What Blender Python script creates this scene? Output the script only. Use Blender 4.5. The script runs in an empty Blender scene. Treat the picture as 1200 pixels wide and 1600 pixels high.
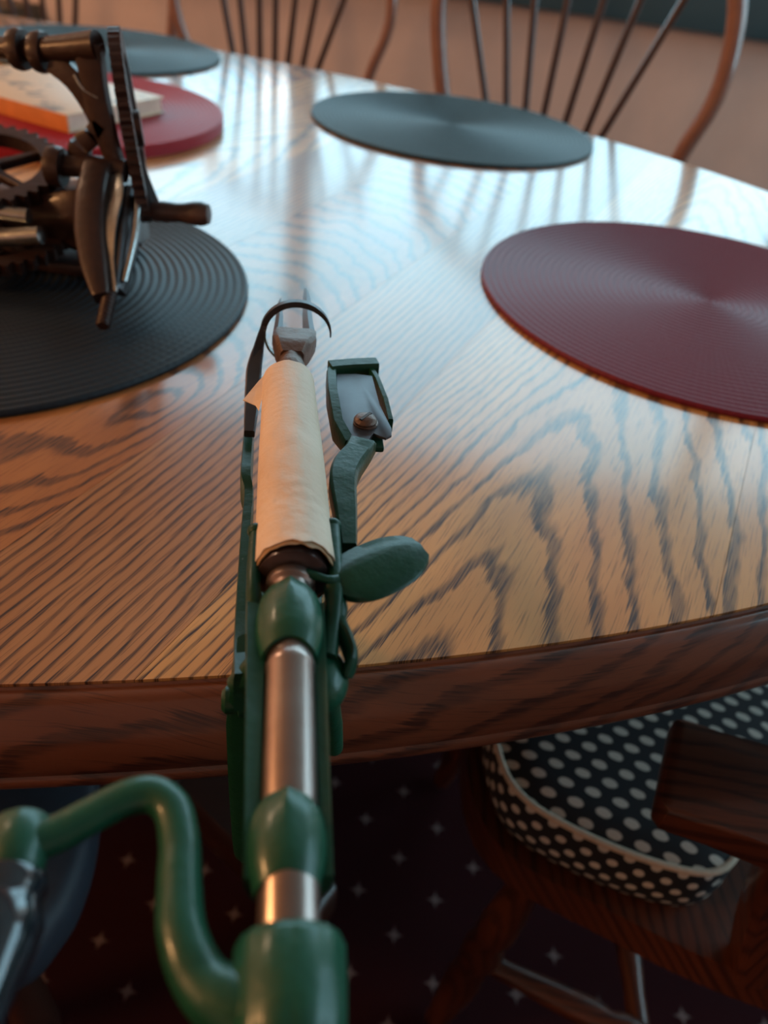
import bpy, bmesh, math, random
from mathutils import Vector, Matrix, noise
PI=math.pi
random.seed(4)
sc=bpy.context.scene
C=bpy.data.collections.new('scene'); sc.collection.children.link(C)

# ---------------------------------------------------------------- camera, sky, lamps, exposure
PITCH,ROLL=0.66452,0.12926
cam=bpy.data.cameras.new('camera'); co=bpy.data.objects.new('camera',cam); C.objects.link(co)
cam.sensor_fit='VERTICAL'; cam.sensor_height=24.0; cam.sensor_width=18.0
cam.lens=24.0*1240/1600
fwd=Vector((0,math.cos(PITCH),-math.sin(PITCH))); up0=Vector((0,math.sin(PITCH),math.cos(PITCH))); rt0=Vector((1,0,0))
rt=math.cos(ROLL)*rt0+math.sin(ROLL)*up0*1; up=-math.sin(ROLL)*rt0+math.cos(ROLL)*up0
M=Matrix((rt,up,-fwd)).transposed().to_4x4(); M.translation=Vector((0,0,0.99484)); co.matrix_world=M
cam.dof.use_dof=True; cam.dof.focus_distance=0.30; cam.dof.aperture_fstop=5.6
cam.clip_start=0.01
sc.camera=co

w=bpy.data.worlds.new('sky'); sc.world=w; w.use_nodes=True
bg=w.node_tree.nodes['Background']; bg.inputs[0].default_value=(0.47,0.79,0.95,1); bg.inputs[1].default_value=4.9

def lamp(name,kind,loc,power,col,size=.2,rot=None,sy=None):
    l=bpy.data.lights.new(name,kind); o=bpy.data.objects.new(name,l); C.objects.link(o); o.location=loc
    l.energy=power; l.color=col
    if kind=='AREA':
        l.size=size
        if sy: l.shape='RECTANGLE'; l.size_y=sy
    elif kind=='POINT': l.shadow_soft_size=size
    if rot: o.rotation_euler=rot
    return o
# daylight coming in at the window behind the table and the one on the right (portals), warm lamp at the left
p=lamp('window_portal_back','AREA',(.45,2.12,1.48),1,(1,1,1),3.1,(-PI/2,0,math.radians(-8)),1.15); p.data.cycles.is_portal=True
p=lamp('window_portal_right','AREA',(2.32,.8,1.5),1,(1,1,1),1.6,(0,PI/2,0),2.1); p.data.cycles.is_portal=True
lamp('lamp_warm_left','POINT',(-1.75,-.30,1.5),56,(1,.50,.20),.12)
lamp('warm_fill','AREA',(-2.5,1.7,2.42),30,(1,.66,.42),.5,(0,0,0))  # added warm fill to brighten the far wall, stands for no known fixture

sc.view_settings.view_transform='Standard'; sc.view_settings.look='None'
sc.view_settings.exposure=0.0; sc.view_settings.gamma=1.0; sc.view_settings.use_curve_mapping=False
sc.cycles.max_bounces=7

# ---------------------------------------------------------------- helpers
def link(name,me,parent=None,mats=(),smooth=True):
    o=bpy.data.objects.new(name,me); C.objects.link(o)
    for m in mats: me.materials.append(m)
    if smooth:
        for p_ in me.polygons: p_.use_smooth=True
    if parent is not None: o.parent=parent
    return o
def obj(name,bm,mat,parent=None,smooth=True,sharp=40):
    bmesh.ops.recalc_face_normals(bm,faces=bm.faces)
    me=bpy.data.meshes.new(name); bm.to_mesh(me); bm.free()
    o=link(name,me,parent,[mat] if not isinstance(mat,(list,tuple)) else mat,smooth)
    if smooth and sharp: me.set_sharp_from_angle(angle=math.radians(sharp))
    return o
def thing(name,label,cat,loc=(0,0,0),rz=0,group=None):
    o=bpy.data.objects.new(name,None); C.objects.link(o); o.location=loc; o.rotation_euler=(0,0,rz)
    o.empty_display_size=.05
    tag(o,label,cat,group); return o
def tag(o,label,cat,group=None):
    o['label']=label; o['category']=cat
    if group: o['group']=group
    return o
def struct(o): o['kind']='structure'; return o
def V(*a): return Vector(a)
def mm(*a): return Vector(a)/1000
def box(bm,a,b,bev=0,mat=None):
    """box between corners a and b, optional bevel, optional matrix"""
    c=[(a[i]+b[i])/2 for i in range(3)]; s=[abs(b[i]-a[i]) for i in range(3)]
    r=bmesh.ops.create_cube(bm,size=1)
    bmesh.ops.scale(bm,vec=s,verts=r['verts']); bmesh.ops.translate(bm,vec=c,verts=r['verts'])
    vs=r['verts']
    if bev:
        es=list({e for v in vs for e in v.link_edges})
        q=bmesh.ops.bevel(bm,geom=es,offset=bev,segments=2,affect='EDGES',profile=.6)
        vs=list({v for f in q['faces'] for v in f.verts}|{v for v in vs if v.is_valid})
    if mat: bmesh.ops.transform(bm,matrix=mat,verts=vs)
    return vs
def catmull(pts,n=6):
    pts=[Vector(p) for p in pts]; out=[]
    for i in range(len(pts)-1):
        p0=pts[max(i-1,0)];p1=pts[i];p2=pts[i+1];p3=pts[min(i+2,len(pts)-1)]
        for k in range(n):
            t=k/n
            out.append(.5*((2*p1)+(-p0+p2)*t+(2*p0-5*p1+4*p2-p3)*t*t+(-p0+3*p1-3*p2+p3)*t**3))
    out.append(pts[-1]); return out
def lerpl(vals,n):
    """stretch a list of values to n entries"""
    m=len(vals)-1; o=[]
    for i in range(n):
        x=i/(n-1)*m; k=min(int(x),m-1); f=x-k; a,b=vals[k],vals[k+1]
        o.append(a*(1-f)+b*f if not isinstance(a,tuple) else tuple(p*(1-f)+q*f for p,q in zip(a,b)))
    return o
def sweep(bm,path,radii,seg=16,smooth=6,ref=None,prof=None,cap=True,rounded=False):
    """tube along a path; radii numbers or (rx,ry) pairs; prof: list of unit (x,y)"""
    P=catmull(path,smooth) if smooth else [Vector(p) for p in path]
    if not isinstance(radii,(list,tuple)) or isinstance(radii,tuple): radii=[radii,radii]
    R=lerpl([r if isinstance(r,tuple) else (r,r) for r in radii],len(P))
    if rounded:
        a=(P[0]-P[1]).normalized(); b=(P[-1]-P[-2]).normalized()
        ra,rb=min(R[0]),min(R[-1])
        hp=[(P[0]+a*ra*math.sin(t),tuple(x*math.cos(t) for x in R[0])) for t in (1.4,1.1,.75,.35)]
        tp=[(P[-1]+b*rb*math.sin(t),tuple(x*math.cos(t) for x in R[-1])) for t in (.35,.75,1.1,1.4)]
        P=[x[0] for x in hp]+P+[x[0] for x in tp]; R=[x[1] for x in hp]+R+[x[1] for x in tp]
    if prof is None: prof=[(math.cos(2*PI*k/seg),math.sin(2*PI*k/seg)) for k in range(seg)]
    T=[(P[min(i+1,len(P)-1)]-P[max(i-1,0)]).normalized() for i in range(len(P))]
    n=Vector(ref) if ref is not None else (V(0,0,1) if abs(T[0].z)<.9 else V(1,0,0))
    rings=[]
    for i,p in enumerate(P):
        if ref is not None: n=Vector(ref)
        n=(n-T[i]*n.dot(T[i])).normalized(); s=T[i].cross(n)
        rings.append([bm.verts.new(p+s*(x*R[i][0])+n*(y*R[i][1])) for x,y in prof])
    m=len(prof)
    for a,b in zip(rings,rings[1:]):
        for k in range(m): bm.faces.new((a[k],a[(k+1)%m],b[(k+1)%m],b[k]))
    if cap: bm.faces.new(rings[0][::-1]); bm.faces.new(rings[-1])
    return rings
RECT=[(-1,-1),(1,-1),(1,1),(-1,1)]
RRECT=[(-1,-.7),(-.8,-1),(.8,-1),(1,-.7),(1,.7),(.8,1),(-.8,1),(-1,.7)]
def lathe(bm,prof,o=(0,0,0),axis=(0,0,1),seg=32,closed=False,a0=0,a1=2*PI):
    """prof: list of (radius, distance along the axis)"""
    ax=Vector(axis).normalized(); u=ax.orthogonal().normalized()
    if abs(ax.z)<.99: u=V(0,0,1)-ax*ax.z; u.normalize()
    v=ax.cross(u); o=Vector(o); full=abs(a1-a0-2*PI)<1e-6; n=seg if full else seg+1
    rings=[]
    for r,h in prof:
        if r<1e-7: rings.append([bm.verts.new(o+ax*h)])
        else: rings.append([bm.verts.new(o+ax*h+(u*math.cos(a0+(a1-a0)*k/seg)+v*math.sin(a0+(a1-a0)*k/seg))*r) for k in range(n)])
    def join(a,b):
        for k in range(n if full else n-1):
            k2=(k+1)%n
            if len(a)==1 and len(b)==1: continue
            if len(a)==1: bm.faces.new((a[0],b[k2],b[k]))
            elif len(b)==1: bm.faces.new((a[k],a[k2],b[0]))
            else: bm.faces.new((a[k],a[k2],b[k2],b[k]))
    for a,b in zip(rings,rings[1:]): join(a,b)
    if closed: join(rings[-1],rings[0])
    return rings
def prism(bm,pts,z0,z1,bev=0):
    a=[bm.verts.new((x,y,z0)) for x,y in pts]; b=[bm.verts.new((x,y,z1)) for x,y in pts]
    m=len(pts)
    f0=bm.faces.new(a[::-1]); f1=bm.faces.new(b)
    for k in range(m): bm.faces.new((a[k],a[(k+1)%m],b[(k+1)%m],b[k]))
    if bev: bmesh.ops.bevel(bm,geom=list(f1.edges)+list(f0.edges),offset=bev,segments=2,affect='EDGES',profile=.5)
    return a+b
def xform(bm,M4,start=0):
    bm.verts.ensure_lookup_table(); bmesh.ops.transform(bm,matrix=M4,verts=bm.verts[start:])

# ---------------------------------------------------------------- materials
class N:
    def __init__(s,name):
        s.m=bpy.data.materials.new(name); s.m.use_nodes=True; s.t=s.m.node_tree; s.n=s.t.nodes; s.b=s.n['Principled BSDF']
    def new(s,k,**kw):
        n=s.n.new(k)
        for a,b in kw.items(): setattr(n,a,b)
        return n
    def put(s,sock,val):
        if isinstance(val,bpy.types.NodeSocket): s.t.links.new(val,sock)
        elif isinstance(val,tuple) and len(val)==3 and sock.type=='RGBA': sock.default_value=(*val,1)
        else: sock.default_value=val
    def math(s,op,a,b=0.,c=None,clamp=False):
        n=s.new('ShaderNodeMath',operation=op,use_clamp=clamp); s.put(n.inputs[0],a); s.put(n.inputs[1],b)
        if c is not None: s.put(n.inputs[2],c)
        return n.outputs[0]
    def comb(s,x,y,z=0.):
        n=s.new('ShaderNodeCombineXYZ'); s.put(n.inputs[0],x); s.put(n.inputs[1],y); s.put(n.inputs[2],z); return n.outputs[0]
    def sep(s,v):
        n=s.new('ShaderNodeSeparateXYZ'); s.put(n.inputs[0],v); return n.outputs
    def coord(s,k='Object'): return s.new('ShaderNodeTexCoord').outputs[k]
    def noise(s,vec,scale,detail=2,rough=.5,dist=0):
        n=s.new('ShaderNodeTexNoise'); s.put(n.inputs['Vector'],vec); s.put(n.inputs['Scale'],scale)
        n.inputs['Detail'].default_value=detail; n.inputs['Roughness'].default_value=rough; n.inputs['Distortion'].default_value=dist
        return n.outputs[0]
    def ramp(s,f,stops,interp='LINEAR'):
        n=s.new('ShaderNodeValToRGB'); s.put(n.inputs[0],f); r=n.color_ramp; r.interpolation=interp
        while len(r.elements)<len(stops): r.elements.new(.5)
        for e,(p_,c) in zip(r.elements,stops): e.position=p_; e.color=(*c,1) if isinstance(c,tuple) else (c,c,c,1)
        return n.outputs[0]
    def mix(s,f,a,b,blend='MIX'):
        n=s.new('ShaderNodeMix',data_type='RGBA',blend_type=blend); s.put(n.inputs[0],f); s.put(n.inputs[6],a); s.put(n.inputs[7],b); return n.outputs[2]
    def bump(s,h,strength=.3,dist=.001):
        n=s.new('ShaderNodeBump'); n.inputs['Strength'].default_value=strength; n.inputs['Distance'].default_value=dist
        s.put(n.inputs['Height'],h); s.put(s.b.inputs['Normal'],n.outputs[0]); return n.outputs[0]
    def set(s,**kw):
        d=dict(col='Base Color',rough='Roughness',metal='Metallic',coat='Coat Weight',coatr='Coat Roughness',spec='Specular IOR Level',sheen='Sheen Weight',trans='Transmission Weight')
        for a,b in kw.items(): s.put(s.b.inputs[d[a]],b)
        return s.m
def smoothstep(s,x,a,b):
    n=s.new('ShaderNodeMapRange',interpolation_type='SMOOTHSTEP'); s.put(n.inputs[0],x); n.inputs[1].default_value=a; n.inputs[2].default_value=b
    return n.outputs[0]

def oak(name,k2,klin,k1=0,p=1.3,seed=0.,warp=.006,light=(.50,.27,.105),light2=(.36,.17,.06),dark=(.050,.019,.014),knot=None,dens=.36,coat=1.,right=None,nz=1.3):
    """oak board; UV x = across the board (m), UV y = along the grain (m)"""
    s=N(name); uv=s.sep(s.coord('UV')); u,v=uv[0],uv[1]
    base=s.comb(s.math('MULTIPLY',u,9.),s.math('MULTIPLY',v,3.5),seed)
    wn=s.math('SUBTRACT',s.noise(base,1.,2,.5),.5)
    u2=s.math('ADD',u,s.math('MULTIPLY',wn,warp*2))
    ph=s.math('MULTIPLY',v,k2)
    ph=s.math('ADD',ph,s.math('MULTIPLY',u2,klin))
    if k1:
        a=s.math('SQRT',s.math('ADD',s.math('MULTIPLY',u2,u2),.000012))
        q=s.math('MULTIPLY',s.math('POWER',a,p),k1)
        if right: # flatter rings on the right flank
            pos=s.math('GREATER_THAN',u2,0.); q2=s.math('MULTIPLY',s.math('POWER',a,right[1]),right[0])
            q=s.math('ADD',s.math('MULTIPLY',q2,pos),s.math('MULTIPLY',q,s.math('SUBTRACT',1.,pos)))
        ph=s.math('ADD',ph,q)
    if knot:
        for ku,kv,kk in knot:
            du=s.math('SUBTRACT',u2,ku); dv=s.math('MULTIPLY',s.math('SUBTRACT',v,kv),.42)
            d=s.math('SQRT',s.math('ADD',s.math('MULTIPLY',du,du),s.math('MULTIPLY',dv,dv)))
            ph=s.math('ADD',ph,s.math('MULTIPLY',s.math('POWER',d,.8),kk))
    ph=s.math('ADD',ph,s.math('MULTIPLY',s.noise(s.comb(s.math('MULTIPLY',u,38.),s.math('MULTIPLY',v,14.),seed+3),1.,2,.6),nz))
    # ragged edges that run with the fibres
    fib=s.noise(s.comb(s.math('MULTIPLY',u,1500.),s.math('MULTIPLY',v,38.),seed),1.,2,.6)
    fib2=s.noise(s.comb(s.math('MULTIPLY',u,520.),s.math('MULTIPLY',v,26.),seed+9),1.,2,.6)
    ph=s.math('ADD',ph,s.math('ADD',s.math('MULTIPLY',s.math('SUBTRACT',fib2,.5),.34),s.math('MULTIPLY',s.math('SUBTRACT',fib,.5),.30)))
    fr=s.math('FRACT',ph)
    ring=s.math('MULTIPLY',smoothstep(s,fr,.02,.14),s.math('SUBTRACT',1.,smoothstep(s,fr,dens-.04,dens+.16)))
    pores=smoothstep(s,fib,.42,.62)
    dk=s.math('MULTIPLY',ring,s.math('ADD',.55,s.math('MULTIPLY',pores,.45)))
    dk=s.math('MAXIMUM',dk,s.math('MULTIPLY',smoothstep(s,fib,.54,.70),.52))
    big=s.noise(s.comb(s.math('MULTIPLY',u,14.),s.math('MULTIPLY',v,4.),seed+5),1.,3,.6)
    c=s.mix(smoothstep(s,big,.3,.7),light2,light)
    c=s.mix(s.math('MULTIPLY',fib2,.28),c,light2)
    c=s.mix(dk,c,dark)
    s.bump(s.math('ADD',s.math('MULTIPLY',dk,-.5),s.math('MULTIPLY',fib,.5)),.04,.0003)
    s.b.inputs['Coat IOR'].default_value=1.56
    s.set(col=c,rough=.45,coat=coat,coatr=.15,spec=.3)
    return s.m
OAK_L=(.76,.39,.125); OAK_L2=(.54,.235,.066); OAK_D=(.030,.012,.010)
m_cath=oak('oak_cathedral',12.5,0.,857.,1.8,1.7,.008,OAK_L,OAK_L2,OAK_D,dens=.29,right=(67.,1.15),nz=1.1)
m_wide=oak('oak_wide_grain',6.,72.,0,1,4.1,.012,OAK_L,OAK_L2,OAK_D,dens=.32)
m_strt=oak('oak_straight_grain',6.,178.,0,1,7.3,.006,(.52,.235,.085),(.37,.145,.048),OAK_D,dens=.33,nz=1.3)
m_knot=oak('oak_knotty',3.,20.,0,1,2.2,.02,(.54,.205,.055),(.34,.11,.030),OAK_D,knot=((.045,.31,46.),(-.045,.225,26.)),dens=.34)
m_rim=oak('oak_rim_dark',26.,60.,0,1,5.5,.02,(.19,.062,.029),(.13,.040,.019),(.040,.014,.010),dens=.34,coat=.5)
m_chairwood=oak('chair_oak',6.,95.,0,1,8.8,.01,(.095,.027,.012),(.065,.018,.008),(.025,.008,.006),dens=.35,coat=.35)
def plain(name,col,rough=.5,metal=0,coat=0,bump=0,bs=60,var=.25,spec=None):
    s=N(name); o=s.coord(); n=s.noise(o,bs,3,.6)
    c=s.mix(n,tuple(x*(1-var) for x in col),tuple(min(1,x*(1+var)) for x in col))
    if bump: s.bump(n,bump,.001)
    s.set(col=c,rough=rough,metal=metal,coat=coat,coatr=.1)
    if spec is not None: s.set(spec=spec)
    return s.m
def paint(name,col,chip=(.16,.17,.15),coat=.35,spec=.4):
    s=N(name); o=s.coord(); n=s.noise(o,130,3,.6); c=s.mix(n,tuple(x*.75 for x in col),tuple(x*1.25 for x in col))
    ch=smoothstep(s,s.noise(o,420,3,.7),.70,.74); c=s.mix(s.math('MULTIPLY',ch,.6),c,chip)
    s.bump(s.math('ADD',n,s.math('MULTIPLY',s.noise(o,480,2),.25)),.35,.0012)
    s.set(col=c,rough=.42,coat=coat,coatr=.18,spec=spec); return s.m
m_green=paint('green_enamel',(.005,.074,.038))
m_greend=paint('dark_green_enamel',(.004,.044,.022),coat=.15,spec=.25)
s=N('worn_steel'); o_=s.coord(); n1=s.noise(o_,55,4,.6); n2=s.noise(o_,600,2)
s.bump(n2,.08,.0003); m_steel=s.set(col=s.mix(n1,(.30,.20,.165),(.46,.39,.36)),rough=s.math('ADD',.20,s.math('MULTIPLY',n1,.22)),metal=.9)
m_steeld=plain('dark_steel',(.075,.072,.078),.38,.75,0,.1,120)
m_steelg=plain('grey_blade_steel',(.070,.070,.080),.40,.5,0,.06,100)
m_screw=plain('rusty_screw',(.13,.075,.055),.42,.45,0,.4,400)
m_cup=plain('dark_bronze_cup',(.045,.026,.024),.28,.6,.3,.1,90)
m_blackpl=plain('black_gloss_handle',(.012,.018,.024),.10,0,1.,.05,60)
m_iron=plain('brown_cast_iron',(.038,.016,.012),.42,.2,.12,.5,140,.5)
m_ironb=plain('bare_bright_iron',(.42,.44,.44),.24,.9,0,.25,120,.4)
m_grip=plain('turned_brown_wood',(.075,.038,.030),.45,0,.2,.2,200)
s=N('cream_paper'); o_=s.coord(); n1=s.noise(o_,38,3,.6); n2=s.noise(o_,160,3,.6)
xyz=s.sep(o_)
sm=smoothstep(s,s.noise(s.comb(s.math('MULTIPLY',xyz[0],120.),s.math('MULTIPLY',xyz[1],30.),xyz[2]),1.,3,.7),.60,.72)
c=s.mix(smoothstep(s,n1,.35,.7),(.80,.62,.47),(.72,.53,.38)); c=s.mix(s.math('MULTIPLY',sm,.22),c,(.30,.24,.18))
s.bump(s.math('ADD',n1,s.math('MULTIPLY',n2,.35)),.5,.003); m_paper=s.set(col=c,rough=.62)
m_paper2=plain('brown_kraft_edge',(.33,.19,.09),.7,0,0,.3,200)
def matmat(name,c1,c2):
    s=N(name); o=s.sep(s.coord()); x,y=o[0],o[1]
    r=s.math('SQRT',s.math('ADD',s.math('MULTIPLY',x,x),s.math('MULTIPLY',y,y))); a=s.math('ARCTAN2',y,x)
    wv=s.math('SINE',s.math('MULTIPLY',s.math('MULTIPLY',a,.19),950.))
    wv2=s.math('SINE',s.math('MULTIPLY',r,2400.))
    n=s.noise(s.coord(),220,2)
    c=s.mix(s.math('ADD',.5,s.math('MULTIPLY',s.math('MULTIPLY',wv,wv2),.22)),c1,c2); c=s.mix(s.math('MULTIPLY',n,.4),c,c1)
    s.bump(s.math('ADD',s.math('MULTIPLY',wv,.5),n),.25,.0004); return s.set(col=c,rough=.5,spec=.28)
m_mat_dark=matmat('charcoal_braid',(.010,.014,.019),(.018,.026,.034))
m_mat_blue=matmat('slate_braid',(.014,.030,.036),(.024,.046,.054))
m_mat_red=matmat('burgundy_braid',(.130,.011,.028),(.22,.022,.048))
m_mat_red2=matmat('crimson_braid',(.30,.010,.018),(.44,.018,.030))
s=N('book_cover'); o_=s.coord(); n1=smoothstep(s,s.noise(o_,38,3,.6,.6),.54,.60); n2=smoothstep(s,s.noise(o_,26,1),.5,.6)
m_cover=s.set(col=s.mix(s.math('MULTIPLY',s.math('MULTIPLY',n1,n2),.9),(.72,.52,.34),(.22,.20,.18)),rough=.45)
m_bookside=plain('orange_book_edge',(.70,.25,.07),.6)
m_pages=plain('cream_page_block',(.75,.52,.40),.8)
m_wall=plain('tan_wall_paint',(.72,.51,.42),.75,0,0,.05,9,.12)
m_ceil=plain('ceiling_paint',(.30,.25,.21),.9,0,0,.02,9,.05)
m_trim=plain('teal_grey_sill_paint',(.045,.085,.10),.4,0,0,.02,20,.1)
m_base=plain('baseboard_wood',(.10,.05,.03),.5)
s=N('window_glass'); g=s.new('ShaderNodeBsdfGlossy'); g.inputs['Roughness'].default_value=.02; tr=s.new('ShaderNodeBsdfTransparent'); mx=s.new('ShaderNodeMixShader')
mx.inputs[0].default_value=.06; s.t.links.new(tr.outputs[0],mx.inputs[1]); s.t.links.new(g.outputs[0],mx.inputs[2]); s.t.links.new(mx.outputs[0],s.n['Material Output'].inputs[0]); m_glass=s.m
# carpet: dark maroon with small woven stars, staggered
s=N('star_carpet'); o=s.sep(s.coord()); G=.098
def starfield(ox,oy):
    fx=s.math('SUBTRACT',s.math('FRACT',s.math('ADD',s.math('DIVIDE',o[0],G),ox)),.5); fy=s.math('SUBTRACT',s.math('FRACT',s.math('ADD',s.math('DIVIDE',o[1],G),oy)),.5)
    ax=s.math('ABSOLUTE',fx); ay=s.math('ABSOLUTE',fy)
    d=s.math('ADD',s.math('SQRT',ax),s.math('SQRT',ay))
    return s.math('SUBTRACT',1.,smoothstep(s,d,.30,.42))
st=s.math('MAXIMUM',starfield(.2,.45),starfield(.7,.95))
pile=s.noise(s.coord(),900,2); s.bump(pile,.6,.003)
m_carpet=s.set(col=s.mix(st,s.mix(pile,(.014,.0025,.004),(.032,.006,.008)),(.15,.105,.10)),rough=.95,spec=.1)
# dotted cushion cloth
def dots(name,px,py,rx,ry,jit):
    s=N(name); uv=s.sep(s.coord('UV'))
    row=s.math('FLOOR',s.math('DIVIDE',uv[1],py)); off=s.math('MULTIPLY',s.math('FRACT',s.math('MULTIPLY',row,.5)),1.)
    fx=s.math('SUBTRACT',s.math('FRACT',s.math('ADD',s.math('DIVIDE',uv[0],px),off)),.5); fy=s.math('SUBTRACT',s.math('FRACT',s.math('DIVIDE',uv[1],py)),.5)
    dx=s.math('DIVIDE',s.math('MULTIPLY',fx,px),rx); dy=s.math('DIVIDE',s.math('MULTIPLY',fy,py),ry)
    d=s.math('ADD',s.math('MULTIPLY',dx,dx),s.math('MULTIPLY',dy,dy))
    d=s.math('ADD',d,s.math('MULTIPLY',s.math('SUBTRACT',s.noise(s.coord('UV'),180,2),.5),jit))
    f=s.math('SUBTRACT',1.,smoothstep(s,d,.75,1.15)); wv=s.noise(s.coord('UV'),1400,2)
    s.bump(wv,.4,.0006)
    return s.set(col=s.mix(f,(.008,.010,.014),s.mix(wv,(.50,.48,.42),(.66,.63,.56))),rough=.8)
m_dot=dots('dotted_cloth_top',.0205,.0122,.0058,.0036,.7)
m_dots=dots('dotted_cloth_side',.0190,.0098,.0040,.0036,.6)
m_pipe=plain('cream_piping',(.60,.50,.38),.7,0,0,.3,300)
m_navy=plain('navy_vinyl',(.030,.044,.064),.55,0,0,.25,90)
m_dark=plain('dark_stained_wood',(.045,.018,.012),.35,0,.5,.1,60)
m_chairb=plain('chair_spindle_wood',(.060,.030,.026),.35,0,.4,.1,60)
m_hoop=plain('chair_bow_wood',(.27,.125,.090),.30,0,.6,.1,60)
m_cab=plain('dark_cabinet',(.05,.035,.02),.5)

# ---------------------------------------------------------------- the room
WA=math.radians(-8); YB=2.2    # the far wall is turned like the table
Rw=Matrix.Translation((.3,YB,0))@Matrix.Rotation(WA,4,'Z')
def wallbox(bm,x0,x1,z0,z1,t=.14,y0=0.): box(bm,(x0,y0,z0),(x1,y0+t,z1))
SILL,HEAD=.905,2.05
wx=[(-1.42,-.685),(-.665,.64),(.66,1.78)]
bm=bmesh.new(); wallbox(bm,-3.4,2.6,0,SILL); wallbox(bm,-3.4,2.6,HEAD,2.6); wallbox(bm,-3.4,wx[0][0],SILL,HEAD)
for a,b in zip(wx,wx[1:]): wallbox(bm,a[1],b[0],SILL,HEAD)
wallbox(bm,wx[-1][1],2.6,SILL,HEAD); xform(bm,Rw); struct(obj('wall_back',bm,m_wall,smooth=False))
bm=bmesh.new(); box(bm,(-3.3,-2.6,-.05),(2.55,3.,0)); struct(obj('floor',bm,m_carpet,smooth=False))
bm=bmesh.new(); box(bm,(-3.3,-2.6,2.5),(2.55,3.,2.6)); struct(obj('ceiling',bm,m_ceil,smooth=False))
bm=bmesh.new(); box(bm,(-3.3,-2.6,0),(-3.2,3.,2.5)); struct(obj('wall_left',bm,m_wall,smooth=False))
bm=bmesh.new(); box(bm,(-3.3,-2.7,0),(2.55,-2.6,2.5)); struct(obj('wall_front',bm,m_wall,smooth=False))
bm=bmesh.new()
for a in (((2.4,-2.6,0),(2.5,3,.7)),((2.4,-2.6,2.3),(2.5,3,2.5)),((2.4,-2.6,.7),(2.5,-.3,2.3)),((2.4,1.8,.7),(2.5,3,2.3))): box(bm,*a)
struct(obj('wall_right',bm,m_wall,smooth=False))
bm=bmesh.new(); box(bm,(-3.4,-.018,0),(2.4,0,.1)); xform(bm,Rw); struct(obj('baseboard_back',bm,m_base,smooth=False))
bm=bmesh.new(); box(bm,(wx[0][0]-.08,-.05,SILL-.095),(wx[-1][1]+.08,.0,SILL+.012),.004); xform(bm,Rw); struct(obj('trim_1',bm,m_trim))
def window(n,x0,x1,z0,z1,Mw):
    fr=bmesh.new(); t=.022
    for a in ((x0,x1,z0,z0+t),(x0,x1,z1-t,z1),(x0,x0+t,z0,z1),(x1-t,x1,z0,z1)): box(fr,(a[0],.03,a[2]),(a[1],.09,a[3]))
    xform(fr,Mw); f=struct(obj('window_%d'%n,fr,m_trim,smooth=False))
    g_=bmesh.new(); box(g_,(x0+t,.055,z0+t),(x1-t,.060,z1-t)); xform(g_,Mw); obj('pane',g_,m_glass,f,smooth=False)
for i,(a,b) in enumerate(wx): window(i+1,a,b,SILL,HEAD,Rw)
window(4,-1.8,.3,.7,2.3,Matrix.Translation((2.4,0,0))@Matrix.Rotation(-PI/2,4,'Z'))

# ---------------------------------------------------------------- table
TC=V(-.7586,.8635); AX=V(.98916,-.14683); AY=V(.14683,.98916); EA,EB=1.3035,.70
TD=V(.37,.929); TN=V(.929,-.37)     # along the boards, across them
def ell(t,off=0.):
    p=TC+AX*(EA*math.cos(t))+AY*(EB*math.sin(t)); n=(AX*(math.cos(t)/EA)+AY*(math.sin(t)/EB)).normalized()
    return p+n*off
table=thing('dining_table','large oval oak dining table with a dark rounded rim','table',(TC.x,TC.y,0))
TW=Matrix.Translation((-TC.x,-TC.y,0))
def clip(poly,n,c,keep):   # keep side n.p < c  (keep=-1) or > c
    out=[]
    for i in range(len(poly)):
        a,b=poly[i],poly[(i+1)%len(poly)]; da=(a.dot(n)-c)*keep; db=(b.dot(n)-c)*keep
        if da>=0: out.append(a)
        if da*db<0: out.append(a+(b-a)*(da/(da-db)))
    return out
oval=[ell(2*PI*k/240) for k in range(240)]
cuts=[-.245,-.150,.045,.125,.235,.34,.45,.60]
k=-.245; i=0
while k>-1.75:
    k-=(.135,.10,.12,.09)[i%4]; cuts.insert(0,k); i+=1
kinds={-.245:m_strt,-.150:m_cath,.045:m_wide,.125:m_strt,.235:m_cath}
for j,(a,b) in enumerate(zip(cuts,cuts[1:])):
    pg=clip(clip(oval,TN,a+.00012,1),TN,b-.00012,-1)
    if len(pg)<3: continue
    if abs(b+.245)<1e-6: mt,cen=m_knot,(a+b)/2
    elif a in kinds: mt,cen=kinds[a],(-.055 if a==-.150 else (a+b)/2)
    else: mt,cen=(m_strt,m_knot,m_wide,m_cath)[j%4],(a+b)/2
    bm=bmesh.new(); prism(bm,[(p_.x,p_.y) for p_ in pg],.742,.75)
    uv=bm.loops.layers.uv.new('UVMap')
    for f in bm.faces:
        for l in f.loops:
            q=V(l.vert.co.x,l.vert.co.y); l[uv].uv=(q.dot(TN)-cen,q.dot(TD)+(0 if -.4<a<.2 else j*.37))
    xform(bm,TW); obj('plank',bm,mt,table,smooth=False)
bm=bmesh.new(); prism(bm,[tuple(ell(2*PI*k/160,-.002)) for k in range(160)],.712,.7418); xform(bm,TW); obj('core',bm,m_dark,table,smooth=False)
prof=[(.0002,.7485),(.0010,.7474),(.0022,.7478),(.0040,.7482),(.0062,.7474),(.0080,.7450),(.0105,.7405),(.0135,.7340),(.0158,.7270),(.0166,.7200),(.0162,.7150),(.0150,.7128),(.0160,.7112),(.0165,.7085),(.0150,.7050),(.0110,.7025),(0,.7020),(-.03,.7020),(-.03,.7118),(.0002,.7118)]
NS=26
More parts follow.
